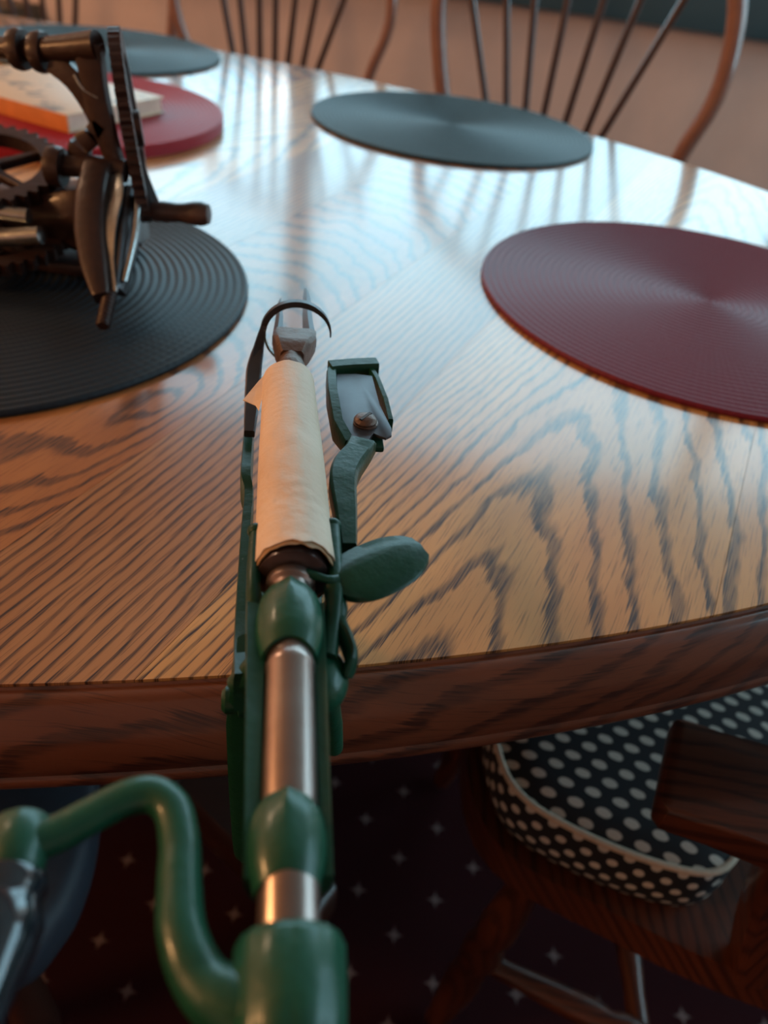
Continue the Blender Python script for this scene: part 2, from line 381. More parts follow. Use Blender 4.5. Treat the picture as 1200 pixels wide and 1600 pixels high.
for sg in range(NS):
    bm=bmesh.new(); uv=bm.loops.layers.uv.new('UVMap'); rows=[]; n=8; t0=2*PI*(sg+.37)/NS
    for q in range(n+1):
        t=t0+2*PI/NS*q/n; rows.append([bm.verts.new((*ell(t,o),z)) for o,z in prof])
    L=(ell(t0)-ell(t0+2*PI/NS)).length; m=len(prof); acc=[0]
    for a,b in zip(prof,prof[1:]): acc.append(acc[-1]+math.hypot(a[0]-b[0],a[1]-b[1]))
    acc.append(acc[-1]+.01)
    skew=(1.2,-1.0,.5,-.4)[sg%4]
    for q in range(n):
        for k in range(m):
            f=bm.faces.new((rows[q][k],rows[q+1][k],rows[q+1][(k+1)%m],rows[q][(k+1)%m]))
            for l,(aa,bb) in zip(f.loops,((q,k),(q+1,k),(q+1,k+1),(q,k+1))):
                x=L*aa/n; z=acc[bb]; l[uv].uv=(z*.9+skew*((x-L*.5)**2)*2.2,x+skew*z*.8+sg*1.7)
    bm.faces.new(rows[0]); bm.faces.new(rows[-1][::-1])
    xform(bm,TW); obj('rim_segment',bm,m_rim,table,sharp=35)
# pedestal: turned column and four curved feet
bm=bmesh.new(); lathe(bm,[(0,.05),(.11,.05),(.13,.12),(.10,.20),(.075,.28),(.11,.40),(.12,.52),(.085,.60),(.14,.66),(.30,.69),(.30,.712),(0,.712)]); obj('pedestal',bm,m_dark,table)
for i in range(4):
    a=math.radians([-28,212,28,152][i]); d=V(math.cos(a),math.sin(a))
    if i==0: d=V(.74,-.42).normalized(); 
    if i==1: d=V(-.74,-.42).normalized()
    L=.84 if i<2 else .72
    bm=bmesh.new(); sweep(bm,[(d.x*.08,d.y*.08,.16),(d.x*.3,d.y*.3,.20),(d.x*.6,d.y*.6,.13),(d.x*L,d.y*L,.05)],[(.035,.06),(.032,.05),(.03,.035),(.03,.03)],prof=RRECT,ref=(0,0,1),rounded=True)
    obj('pedestal_foot',bm,m_dark,table)

# ---------------------------------------------------------------- placemats
def mat_profile(R,t,pitch):
    n=int(R/pitch); pr=[(0,0),(R-.001,0)]; up=[(0,t*.9)]
    for k in range(n):
        r0=k*R/n; w_=R/n
        up+=[(r0+w_*.12,t*.66),(r0+w_*.32,t*.93),(r0+w_*.55,t),(r0+w_*.8,t*.9)]
    up.append((R-.0003,t*.5)); return pr+up[::-1]
def placemat(x,y,z,m,label,pitch=.0058,group=None,R=.19,mesh=None):
    if mesh is None:
        bm=bmesh.new(); lathe(bm,mat_profile(R,.0042,pitch),seg=128); o=obj('placemat',bm,m,sharp=None)
    else:
        o=link('placemat',mesh,smooth=False)
    o.location=(x,y,z); o.rotation_euler=(0,0,random.random()*3); tag(o,label,'placemat',group); return o
T=.7502
placemat(-.306,.514,T,m_mat_dark,'round charcoal braided placemat under the old brown cast iron peeler')
placemat(.244,.644,T,m_mat_red,'round burgundy braided placemat on the right side of the oak table')
placemat(.024,1.165,T,m_mat_blue,'round slate grey placemat alone near the far rim, in front of the chairs')
placemat(-.536,1.373,T,m_mat_blue,'round slate grey placemat at the far left, behind the red placemats')
a=placemat(-.434,.969,T,m_mat_red2,'red round placemat, bottom one of the stack under the book')
placemat(-.434,.969,T+.0044,m_mat_red2,'red round placemat, middle one of the stack under the book',mesh=a.data)
placemat(-.434,.969,T+.0088,m_mat_red2,'red round placemat, top one of the stack, book lying on it',mesh=a.data)

# ---------------------------------------------------------------- book
bk=thing('book','cream book with grey printed cover and orange edge on the red placemats','book',(-.370,.852,T+.0133),math.radians(66))
L_,W_,H_=.145,.21,.017   # local x along the short right side, local y along the long left side
bm=bmesh.new(); box(bm,(0.001,.0,.0),(L_,W_,.0016),.0004); box(bm,(.001,0,H_-.0016),(L_,W_,H_),.0004); obj('cover',bm,m_cover,bk)
bm=bmesh.new(); box(bm,(.003,.002,.0016),(L_-.003,W_-.002,H_-.0016)); obj('page_block',bm,m_pages,bk)
bm=bmesh.new(); box(bm,(-.0008,0,0),(.0012,W_,H_),.0004); obj('spine',bm,m_bookside,bk)

# ---------------------------------------------------------------- green clamp-on peeler (local x right, y along the shaft, z up; mm)
pe=thing('apple_peeler','green enamelled hand crank apple peeler clamped to the table edge in front','peeler',(-.026,.185,.83),math.radians(9.62))
CX=-1.2
bm=bmesh.new()   # crank shaft: rear smooth part, neck with flanges
lathe(bm,[(0,-132),(5.8,-132),(6.4,-131),(6.4,-48.6),(6.65,-48),(6.65,-46),(6.4,-45.4),(6.1,-42),(6.4,-41.4),(6.5,-24),(6.2,-22),(6.2,-17.5),(7.3,-16.5),(7.3,-14),(6.2,-12.5),(6.2,-6),(0,-5)],(CX,0,0),(0,1,0),40)
xform(bm,Matrix.Scale(.001,4)); obj('crank_shaft',bm,m_steel,pe)
bm=bmesh.new()   # dark cup behind the sleeve
lathe(bm,[(6.0,-14),(9.0,-13.5),(10.8,-12),(11.2,-8),(11,0),(10.2,40),(0,40)],(CX+.6,0,-.2),(0,1,0),40)
xform(bm,Matrix.Scale(.001,4)); obj('cup',bm,m_cup,pe)
# body casting: trough + bearings
def bearing(bm,a0,a1,R0,R1,hole,drop,cx=CX):
    """hoop over the shaft: rounded outer dome, open hole, straight sides down"""
    nA=36; na=8; outer=[];inner=[]
    for i in range(na+1):
        f=i/na; y=a0+(a1-a0)*f; bulge=math.sin(PI*f)**.5; R=(R0+(R1-R0)*f)-(1-bulge)*2.0
        ro=[];ri=[]
        for k in range(nA+1):
            t=-.25*PI+1.5*PI*k/nA
            pk=1.3*math.exp(-((t-PI/2)/.16)**2)*(f**2)
            x,z=math.cos(t),math.sin(t)
            ro.append(bm.verts.new((cx+x*(R+pk),y-(2.6*abs(x)**2 if i==0 else 0)+(1.6*z if z>0 else 0)*f,z*(R+pk)))); 
            ri.append(bm.verts.new((cx+x*hole,y-(2.6*abs(x)**2 if i==0 else 0),z*hole)))
        outer.append(ro);inner.append(ri)
    for A,B,fl in ((outer,outer,0),(inner,inner,1)):
        for i in range(na):
            for k in range(nA):
                q=(A[i][k],A[i][k+1],A[i+1][k+1],A[i+1][k]); bm.faces.new(q if not fl else q[::-1])
    for i in (0,na):
        for k in range(nA): bm.faces.new((outer[i][k],outer[i][k+1],inner[i][k+1],inner[i][k]))
    for k in (0,nA):
        for i in range(na): bm.faces.new((outer[i][k],outer[i+1][k],inner[i+1][k],inner[i][k]))
bm=bmesh.new()
bearing(bm,-42,-22,9.6,9.4,6.5,0,CX-.3); bearing(bm,-105,-88.5,8.6,8.6,6.3,0,CX-.6)
# trough: half pipe
prf=[]; 
for k in range(19): t=PI+PI*k/18; prf.append((math.cos(t),math.sin(t),1))
nT=14; rows=[]
for i in range(nT+1):
    f=i/nT; y=-104+80*f; R=8.9+1.7*f; ri=6.75; row=[]
    for k in range(21):
        t=PI*.93+PI*1.14*k/20; row.append((CX-1.4*f+math.cos(t)*R*1.06,y,math.sin(t)*R*1.25-1.))
    for k in range(20,-1,-1):
        t=PI*.93+PI*1.14*k/20; row.append((CX-.2*f+math.cos(t)*ri*1.02,y,math.sin(t)*ri*1.1-1.))
    rows.append([bm.verts.new(p_) for p_ in row])
m=len(rows[0])
for A,B in zip(rows,rows[1:]):
    for k in range(m): bm.faces.new((A[k],A[(k+1)%m],B[(k+1)%m],B[k]))
bm.faces.new(rows[0]); bm.faces.new(rows[-1])
xform(bm,Matrix.Scale(.001,4)); obj('body',bm,m_green,pe)
# clamp: web, table pad, outer leg, lower jaw, screw
bm=bmesh.new()
sweep(bm,[(-3,-30,-8),(-4,-22,-40),(-2,10,-66),(-2,38,-76)],[(10,7),(9,8),(10,6),(13,4)],prof=RRECT,ref=(0,1,.4))
box(bm,(-13,24,-79.6),(14,66,-75),1.5)
sweep(bm,[(-8,-20,-22),(-9,-17,-60),(-9,-17,-110),(-8,-14,-150),(-4,10,-158),(-2,40,-158)],[(9,5),(12,5),(11.5,6),(11,6),(9,5),(9,5)],prof=RRECT,ref=(0,1,.01))
xform(bm,Matrix.Scale(.001,4)); obj('clamp_frame',bm,m_greend,pe)
bm=bmesh.new(); lathe(bm,[(0,-128.3),(9,-128.5),(9,-131),(4,-132),(4,-180),(0,-181)],(-2,40,0),(0,0,1),20); xform(bm,Matrix.Scale(.001,4)); obj('clamp_screw',bm,m_steeld,pe)
bm=bmesh.new(); lathe(bm,[(0,-22.5),(3.2,-22.3),(4.6,-21),(4.8,-17),(5.6,-16.5),(5.6,-13),(0,-13)],(0,-18,-50),(1,0,0),20); xform(bm,Matrix.Scale(.001,4)); obj('pivot_bolt',bm,m_greend,pe)
# left side bar carrying the corer ring
bm=bmesh.new(); sweep(bm,[(-15,-34,-26),(-16.5,-10,-30),(-17,35,-30),(-17,62,-30),(-18.5,72,-30),(-18.8,100,-30),(-19,118,-27)],[(2.2,7),(1.9,6),(1.9,6),(1.9,6),(2.3,8),(2.2,7),(1.8,6)],prof=RRECT,ref=(0,0,1),smooth=5)
sweep(bm,[(-16,-30,-28),(-10,-30,-18),(-6,-30,-10)],[4,4],smooth=3)
xform(bm,Matrix.Scale(.001,4)); obj('side_bar',bm,m_greend,pe)
# corer ring: flat strap, closes over the fork
bm=bmesh.new(); path=[(-18.6,100,-30),(-19.2,118,-24),(-19.0,133,-15),(-17.2,144,-7)]
rad=[(5,1.0),(5.5,1.6),(4.5,1.8),(2.6,1.7)]
for k in range(17):
    t=math.radians(172-k*174/16); path.append((1+15.4*math.cos(t),150,15.0*math.sin(t))); rad.append((1.5 if k<12 else 1.5-(k-11)*.2,1.35 if k<10 else 1.35-(k-9)*.15))
P_=catmull(path,3); R_=lerpl(rad,len(P_)); prev=None
for i,p_ in enumerate(P_):
    t_=(P_[min(i+1,len(P_)-1)]-P_[max(i-1,0)]).normalized(); wv=V(0,1,0) if p_.y>146 else (V(0,1,0)*(p_.y-100)/46+V(.0,.45,.9)*(146-p_.y)/46).normalized()
    wv=(wv-t_*wv.dot(t_)).normalized(); n_=t_.cross(wv)
    ring=[bm.verts.new(p_+wv*(sx*R_[i][0])+n_*(sy*R_[i][1])) for sx,sy in RECT]
    if prev:
        for k in range(4): bm.faces.new((prev[k],prev[(k+1)%4],ring[(k+1)%4],ring[k]))
    else: bm.faces.new(ring)
    prev=ring
bm.faces.new(prev)
sweep(bm,[(-18.2,96,-20),(-17.9,118,-15),(-17.8,133,-11),(-16.6,143,-7),(-15.0,149,-3)],[(2.2,2),(3.3,2),(3.4,2),(2.6,1.8),(1.2,1.4)],prof=RRECT,ref=(0,0,1),smooth=4)
xform(bm,Matrix.Scale(.001,4)); obj('coring_ring',bm,m_steeld,pe)
bm=bmesh.new(); path=[(1+14.6*math.cos(math.radians(a)),150,14.6*math.sin(math.radians(a))) for a in range(170,246,8)]
sweep(bm,path,[(2.0,.5),(1.6,.5)],prof=RECT,ref=None,smooth=2); xform(bm,Matrix.Scale(.001,4)); obj('ring_lower_strap',bm,m_ironb,pe)
# paper sleeve
bm=bmesh.new(); uvn=64; rings=[]; H=[-9,-7,-3,5,15,30,45,60,75,88,98,103,105]
def sleeve(bm,H,off,seed,th):
    out=[];inn=[]
    for i,h in enumerate(H):
        f=(h+9)/114; R=12.5-1.9*f+off; ro=[];ri=[]
        for k in range(uvn):
            t=2*PI*k/uvn; wob=.22*noise.noise(V(math.cos(t)*2,math.sin(t)*2,h*.03+seed)); e=0
            if i==0: e=.9*noise.noise(V(math.cos(t)*4,math.sin(t)*4,seed))*1.2
            if i==len(H)-1: e=-1.2*abs(noise.noise(V(math.cos(t)*2,math.sin(t)*2,seed+3)))
            for L_,rr_ in ((ro,R+wob),(ri,R+wob-th)): L_.append(bm.verts.new((.1-2.7*f+math.cos(t)*rr_,h+e,math.sin(t)*rr_)))
        out.append(ro);inn.append(ri)
    n=uvn
    for i in range(len(H)-1):
        for k in range(n):
            k2=(k+1)%n; bm.faces.new((out[i][k],out[i][k2],out[i+1][k2],out[i+1][k])); bm.faces.new((inn[i][k2],inn[i][k],inn[i+1][k],inn[i+1][k2]))
    for i in (0,-1):
        for k in range(n): bm.faces.new((out[i][k],out[i][(k+1)%n],inn[i][(k+1)%n],inn[i][k]))
sleeve(bm,H,0,1.,.35)
# loose corner of the paper sticking out on the left
fl=[(-10.5,110.5,3),(-15.,103,1.0),(-20.5,92.5,-1.5),(-17.0,90,-1.5),(-15.3,88,-1.),(-13.9,84,-1.),(-12.4,96,1.)]
a_=[bm.verts.new(p_) for p_ in fl]; b_=[bm.verts.new((p_[0]-.1,p_[1],p_[2]-.35)) for p_ in fl]; bm.faces.new(a_); bm.faces.new(b_[::-1])
for k in range(7): bm.faces.new((a_[k],b_[k],b_[(k+1)%7],a_[(k+1)%7]))
xform(bm,Matrix.Scale(.001,4)); sl=obj('paper_sleeve',bm,m_paper,pe,sharp=60); sl['label']='cream paper sleeve with creases and a torn corner'
bm=bmesh.new(); sleeve(bm,[-10.6,-5,20,104],-.55,5.,.3); xform(bm,Matrix.Scale(.001,4)); obj('inner_paper_layer',bm,m_paper2,pe)
# fork
bm=bmesh.new(); lathe(bm,[(0,40),(4.4,40),(4.4,108),(5.8,110),(6.2,117),(5.0,122),(5.2,126),(3.6,131),(0,132)],(CX-.3,0,0),(0,1,0),28)
sweep(bm,[(-1.2,124,0),(-1,132,0),(-.2,141,0),(0,148,0)],[(5.0,5.0),(7.4,6.4),(9.6,4.6),(9.6,4.2)],prof=RRECT,ref=(0,0,1),smooth=3)
xform(bm,Matrix.Scale(.001,4)); obj('fork_head',bm,m_screw,pe)
for x,y1,w_ in ((-7.2,186,2.1),(6.0,201,2.7)):
    bm=bmesh.new(); sweep(bm,[(x+(1 if x>0 else -.8),142,0),(x,162,.5),(x-.2,y1-14,.5),(x-(.6 if x>0 else -.2),y1,.8)],[(w_,3.6),(w_*.85,3.),(w_*.7,2.2),(.25,.4)],prof=[(-1,-.6),(0,-1),(1,-.6),(1,.6),(0,1),(-1,.6)],ref=(0,0,1),smooth=4)
    xform(bm,Matrix.Scale(.001,4)); obj('prong',bm,m_steelg,pe)
# push-off pins at both sides of the front bearing
for x,y1 in ((-12.0,8.0),(11.9,11.5)):
    s_=1 if x>0 else -1
    bm=bmesh.new(); sweep(bm,[(x-s_*2.6,-38,-6),(x-s_*1.2,-28,-4),(x,-16,1.),(x+s_*.1,y1-2,2.2)],[2.8,2.8,2.5 if x>0 else 2.1,2.4 if x>0 else 2.0],seg=14,smooth=5)
    lathe(bm,[(0,-1.2),(2.2,-1),(2.8,0),(2.8,1.3),(2.0,2.4),(0,2.6)],(x+s_*.1,y1-2,2.2),(0,1,0),16)
    xform(bm,Matrix.Scale(.001,4)); obj('push_off_pin',bm,m_greend,pe)
# thumb lever: stem and leaf shaped paddle with a mid ridge
bm=bmesh.new(); sweep(bm,[(1.6,-14.5,4),(5,-15.5,4.4),(9.2,-16.3,3.6),(12,-15.5,2)],[2.1,1.4,1.2,2.2],seg=12); sweep(bm,[(11,-16,1),(12.4,-22,-3),(12.9,-26,-5),(15.0,-32,-6),(16.2,-37,-8),(15.0,-41,-11)],[(2.8,2.6),(3.4,3.2),(2.4,3.6),(2.0,4.),(2.0,4.),(1.4,2.5)],seg=12,ref=(0,.3,1))
tip=V(39.6,1.0,2); bs=V(10.8,-16.5,1); ax_=(tip-bs); Lf=ax_.length; e1=ax_.normalized(); e2=V(-e1.y,e1.x,0).normalized(); e3=e1.cross(e2); rws=[]
for i in range(17):
    f=i/16; 
    wl=11.6*math.sqrt(max(.01,1-(abs(f-.52)/.53)**2.5))
    wl*=1.0; c_=bs+e1*(Lf*f); wu=wl*.90; wd=wl*(1.12-.25*f); th=2.2*math.sqrt(max(.02,1-((f-.45)/.58)**2))
    row=[c_+e2*wu-e3*.3,c_+e2*wu*.93+e3*.5*th,c_+e2*wu*.5+e3*.95*th,c_+e3*(1.7*th),c_-e2*wd*.5+e3*.45*th,c_-e2*wd*.93+e3*.1*th,c_-e2*wd-e3*.9,c_-e2*wd*.8-e3*1.7*th,c_-e3*2.*th,c_+e2*wu*.8-e3*1.4*th]
    rws.append([bm.verts.new(p_) for p_ in row])
for A,B in zip(rws,rws[1:]):
    for k in range(10): bm.faces.new((A[k],A[(k+1)%10],B[(k+1)%10],B[k]))
bm.faces.new(rws[0]); bm.faces.new(rws[-1])
xform(bm,Matrix.Scale(.001,4)); obj('thumb_lever',bm,m_greend,pe,sharp=50)
# disc cam and lower lever on the right
bm=bmesh.new(); ps=bmesh.ops.create_uvsphere(bm,u_segments=28,v_segments=16,radius=1)['verts']
bmesh.ops.scale(bm,vec=(8.0,10.5,9.),verts=ps); bmesh.ops.translate(bm,vec=(7.9,-38.5,-15),verts=ps)
xform(bm,Matrix.Scale(.001,4)); obj('cam_disc',bm,m_green,pe)
bm=bmesh.new(); sweep(bm,[(9,-34,-22),(12,-24,-42),(14.5,-19,-62),(16.6,-16,-80)],[(3,4),(3.6,4),(3.9,3.6),(3.3,3)],seg=16,ref=(0,1,.2),rounded=True); xform(bm,Matrix.Scale(.001,4)); obj('clamp_lever',bm,m_green,pe)
# paring arm with blade frame
bm=bmesh.new(); sweep(bm,[(17.1,2.5,-2),(17.0,20,-2),(16.9,38,-2),(19.0,48,-2),(23.2,57,-2),(25.5,63,-1.5)],[(2.5,3.6),(3.7,4.6),(4.9,5),(5.2,4.6),(4.9,4.2),(5.3,3.4)],prof=RRECT,ref=(0,0,1),smooth=5)
sweep(bm,[(17,5,-5),(14,-8,-10),(8,-22,-12),(3,-28,-10)],[3,3.4],smooth=4,seg=12)
def wallseg(bm,pts,hs,th):   # upright strip following pts with height below the top edge
    sweep(bm,pts,[(th,h) for h in hs],prof=RRECT,ref=(0,0,1),smooth=0)
wallseg(bm,[(20.8,64,-3.5),(16.8,76,-3.5),(15.4,100,-3.5),(15.6,116,-3.5),(17.0,121,-3.5)],[3.5,5,5.5,5.,4.5],2.1)
wallseg(bm,[(15.2,119.5,-1.5),(25,122.5,-1.2),(36,124.5,-1.)],[3.8,3.4,3.2],3.4)
wallseg(bm,[(33.2,121,-2.5),(35,112,-3.5),(37.2,95,-4),(38.0,81,-4)],[3,4.5,4.5,3.5],1.1)
box(bm,(19.5,62.5,-4.5),(34,72,-2.0),1.0)
xform(bm,Matrix.Scale(.001,4)); obj('paring_arm',bm,m_greend,pe,sharp=50)
bm=bmesh.new(); bl=[(17.0,114),(16.6,90),(18.2,74),(21.5,66),(24.4,61.2),(27.4,61.4),(28.4,65.5),(30,69.2),(32.0,67.0),(34.6,65.8),(37.0,68.),(37.4,73),(36,80),(34.2,90),(33.4,104),(33.0,114),(26,115)]
prism(bm,bl,-.9,.3,.25); xform(bm,Matrix.Scale(.001,4)); obj('paring_blade',bm,m_steelg,pe,sharp=30)
bm=bmesh.new(); lathe(bm,[(4.9,.2),(4.9,.9),(4.2,1.2),(0,1.2)],(27.4,75.5,0),(0,0,1),24); lathe(bm,[(4.4,1.0),(4.6,2.0),(4.0,3.0),(2.2,3.7),(0,3.8)],(27.2,75.5,0),(0,0,1),24)
xform(bm,Matrix.Scale(.001,4)); o=obj('blade_screw',bm,m_screw,pe)
bm=bmesh.new(); box(bm,(-3.4,-.6,2.9),(3.4,.6,3.9)); xform(bm,Matrix.Translation((27.2,75.5,0))@Matrix.Rotation(.9,4,'Z')); xform(bm,Matrix.Scale(.001,4)); obj('screw_slot',bm,m_blackpl,o,smooth=False)
# crank: hub, S shaped arm, handle eye, black handle
bm=bmesh.new(); lathe(bm,[(0,-138),(7.5,-138),(9.8,-136.5),(10.9,-133),(11.2,-126),(11.4,-118.5),(10.6,-116.6),(9.0,-116.2),(6.2,-116.2),(0,-116.2)],(CX+.2,0,0),(0,1,0),10)
bmesh.ops.bevel(bm,geom=[e for e in bm.edges if abs((e.verts[0].co-e.verts[1].co).y)>.5 and e.verts[0].co.z>-30],offset=1.2,segments=3,affect='EDGES')
obj_h=bm
sweep(bm,[(-4,-129,-2),(-11,-127,-1),(-17.5,-122.5,-1),(-22,-114,0),(-23.6,-104,0),(-24.6,-95,0),(-27.0,-87.5,.6),(-31.5,-84.2,1),(-37,-84.8,1),(-44,-88.5,.5),(-51,-92.5,0),(-57,-94,0)],[(8.5,8),(6.6,6.6),(5.4,5.4),(4.9,4.9),(4.6,4.6),(4.4,4.4),(4.3,4.3),(4.2,4.2),(4.0,4.2),(4.0,4.0),(4.1,4.1),(4.8,4.6)],seg=22,smooth=6)
lathe(bm,[(0,-88.2),(4.5,-88.2),(6.0,-89.4),(6.2,-94),(6.0,-100),(5,-101.2),(0,-101.2)],(-57.5,0,-.5),(0,1,0),24)
xform(bm,Matrix.Scale(.001,4)); obj('crank_arm',bm,m_green,pe,sharp=55)
bm=bmesh.new(); lathe(bm,[(0,-101),(7.2,-101),(7.8,-103),(7.2,-105),(7.6,-107),(9.0,-110.5),(8.6,-115),(7.3,-121),(6.3,-128),(6.0,-138),(6.5,-152),(7.4,-168),(6,-176),(0,-179)],(-55.6,0,-1),(.02,1,0),28)
xform(bm,Matrix.Scale(.001,4)); obj('crank_handle',bm,m_blackpl,pe)

# ---------------------------------------------------------------- old brown peeler on the charcoal mat (local origin on the mat)
op=thing('apple_parer','antique brown cast iron geared apple parer standing on the charcoal placemat','peeler',(-.22,.555,.7545),0)
O0=V(-.22,.555,.7545)
def W3(x,y,z): return V(x,y,z)-O0
def gear(bm,c,axis,R,th,teeth,tooth=.003,hole=None,spokes=False):
    ax=Vector(axis).normalized(); u=ax.orthogonal().normalized(); v=ax.cross(u); n=teeth*4; top=[];bot=[]
    for k in range(n):
        r=R+(tooth if k%4 in(0,1) else 0); d=(u*math.cos(2*PI*k/n)+v*math.sin(2*PI*k/n))*r
        top.append(bm.verts.new(c+d+ax*th/2)); bot.append(bm.verts.new(c+d-ax*th/2))
    ri=R*.80; ti=[bm.verts.new(c+(u*math.cos(2*PI*k/n)+v*math.sin(2*PI*k/n))*ri+ax*th/2) for k in range(n)]; bi=[bm.verts.new(c+(u*math.cos(2*PI*k/n)+v*math.sin(2*PI*k/n))*ri-ax*th/2) for k in range(n)]
    for k in range(n):
        q=(k+1)%n
        bm.faces.new((top[k],top[q],bot[q],bot[k])); bm.faces.new((top[k],ti[k],ti[q],top[q])); bm.faces.new((bot[k],bot[q],bi[q],bi[k])); bm.faces.new((ti[k],bi[k],bi[q],ti[q]))
    for i in range(5):
        a=2*PI*i/5; d=u*math.cos(a)+v*math.sin(a); sweep(bm,[c+d*R*.12,c+d*ri*1.02],[(R*.07,th*.35),(R*.05,th*.3)],prof=RRECT,ref=ax,smooth=0)
    lathe(bm,[(0,-th*.9),(R*.2,-th*.9),(R*.2,th*.9),(0,th*.9)],c,ax,20)
# big toothed wheel, seen almost edge on
wc=W3(-.2035,.570,.848); wn_=V(.95,.315,.10)
bm=bmesh.new(); gear(bm,wc,wn_,.057,.0075,46,.0028); obj('gear_wheel',bm,m_iron,op,sharp=30)
# upright: top boss, curved bracket, post, arch foot
bm=bmesh.new()
X=W3
sweep(bm,[X(-.300,.575,.886),X(-.262,.567,.889),X(-.217,.560,.8975)],[.0062,.0068,.0090],seg=16,smooth=2)
for x in (-.272,-.258): lathe(bm,[(0,-.004),(.0115,-.004),(.0125,0),(.0115,.004),(0,.004)],X(x,.568,.888),(1,-.12,.1),20)
sweep(bm,[X(-.250,.565,.884),X(-.236,.562,.876),X(-.226,.561,.862),X(-.222,.561,.850)],[(.004,.0065),(.004,.0065),(.004,.006),(.004,.005)],prof=RRECT,ref=(1,0,.6),smooth=3)
sweep(bm,[X(-.223,.560,.898),X(-.222,.560,.875),X(-.220,.560,.855),X(-.217,.560,.842),X(-.212,.560,.822)],[(.005,.0088),(.005,.0075),(.005,.0078),(.005,.0062),(.005,.005)],prof=RRECT,ref=(1,0,0),smooth=4)
sweep(bm,[X(-.220,.560,.852),X(-.227,.560,.843),X(-.236,.560,.836),X(-.238,.560,.826)],[(.005,.006),(.005,.006),(.005,.007),(.005,.007)],prof=RRECT,ref=(.7,0,.7),smooth=4)
obj('upright',bm,m_iron,op,sharp=45)
bm=bmesh.new(); sweep(bm,[X(-.233,.556,.880),X(-.228,.556,.872),X(-.219,.556,.868)],[(.0012,.0012),(.0012,.0012)],seg=8); obj('bright_edge',bm,m_ironb,op)
# cross bar and base frame
bm=bmesh.new(); sweep(bm,[X(-.258,.556,.822),X(-.23,.556,.824),X(-.205,.556,.824)],[.0075,.0075],seg=16,smooth=2)
lathe(bm,[(0,-.005),(.0125,-.005),(.0135,0),(.0125,.005),(0,.005)],X(-.252,.553,.822),(1,0,0),20)
obj('cross_bar',bm,m_iron,op)
bm=bmesh.new(); sweep(bm,[X(-.34,.575,.785),X(-.28,.565,.787),X(-.235,.560,.79),X(-.200,.560,.795)],[(.020,.010),(.022,.012),(.024,.022),(.012,.02)],prof=RRECT,ref=(0,0,1),smooth=4)
box(bm,X(-.345,.53,.7546),X(-.215,.60,.763),.003); box(bm,X(-.30,.55,.76),X(-.27,.59,.785),.003)
obj('base_frame',bm,m_iron,op,sharp=45)
# the two gears lying at the left
bm=bmesh.new(); gear(bm,X(-.306,.56,.8125),(.05,-.25,1),.047,.010,34,.004); obj('gear_wheel',bm,m_iron,op,sharp=30)
bm=bmesh.new(); gear(bm,X(-.300,.535,.7745),(.02,-.1,1),.050,.008,36,.004); obj('gear_wheel',bm,m_iron,op,sharp=30)
bm=bmesh.new(); sweep(bm,[X(-.35,.525,.797),X(-.262,.522,.797)],[.0052,.0052],smooth=0); lathe(bm,[(0,-.02),(.006,-.02),(.006,.016),(0,.018)],X(-.268,.515,.785),(1,0,.2),20); obj('axle',bm,m_ironb,op)
# long tapering clamp bow coming forward, brown casting with bright steel faces
bm=bmesh.new(); pts=[X(-.222,.552,.826),X(-.219,.530,.812),X(-.214,.508,.795),X(-.205,.486,.780),X(-.197,.470,.770)]
sweep(bm,pts,[(.006,.0085),(.010,.0095),(.010,.0095),(.008,.008),(.005,.005)],prof=RRECT,ref=(1,0,0),smooth=4,rounded=False); obj('clamp_bow',bm,m_iron,op,sharp=60)
bm=bmesh.new()
sweep(bm,[X(-.208,.545,.824),X(-.205,.527,.815),X(-.2035,.508,.802),X(-.197,.490,.786),X(-.190,.474,.773)],[(.001,.004),(.001,.008),(.001,.007),(.001,.003),(.001,.002)],prof=RRECT,ref=(1,0,.4),smooth=4)
sweep(bm,[X(-.194,.548,.824),X(-.188,.525,.812),X(-.185,.505,.797),X(-.186,.483,.777)],[(.0018,.0016),(.002,.0016)],prof=RRECT,ref=(1,0,.4),smooth=4)
obj('bright_edge',bm,m_ironb,op,sharp=60)
bm=bmesh.new(); sweep(bm,[X(-.199,.545,.812),X(-.194,.515,.795),X(-.190,.482,.770)],[(.009,.0045),(.010,.005),(.006,.003)],prof=RRECT,ref=(1,0,.4),smooth=4); obj('inner_plate',bm,m_steeld,op)
bm=bmesh.new(); pr=[(0,-.012)]; 
for k in range(10): pr+=[(.0034,-.012+k*.0035),(.0046,-.0105+k*.0035)]
pr.append((0,.024)); lathe(bm,pr,X(-.191,.4585,.7655),V(-.15,.93,.30),14); obj('clamp_screw',bm,m_iron,op)
# crank with a turned wooden grip
bm=bmesh.new(); sweep(bm,[X(-.204,.568,.83),X(-.193,.555,.815),X(-.184,.545,.803)],[(.0035,.010),(.0035,.008),(.004,.007)],prof=RRECT,ref=(0,0,1),smooth=3); obj('crank_arm',bm,m_steeld,op)
bm=bmesh.new(); lathe(bm,[(0,0),(.0052,0),(.0066,.004),(.0070,.010),(.0062,.018),(.0064,.024),(.0078,.031),(.0080,.036),(.0064,.041),(0,.043)],X(-.1855,.542,.804),(1,-.02,.08),24); obj('crank_handle',bm,m_grip,op)

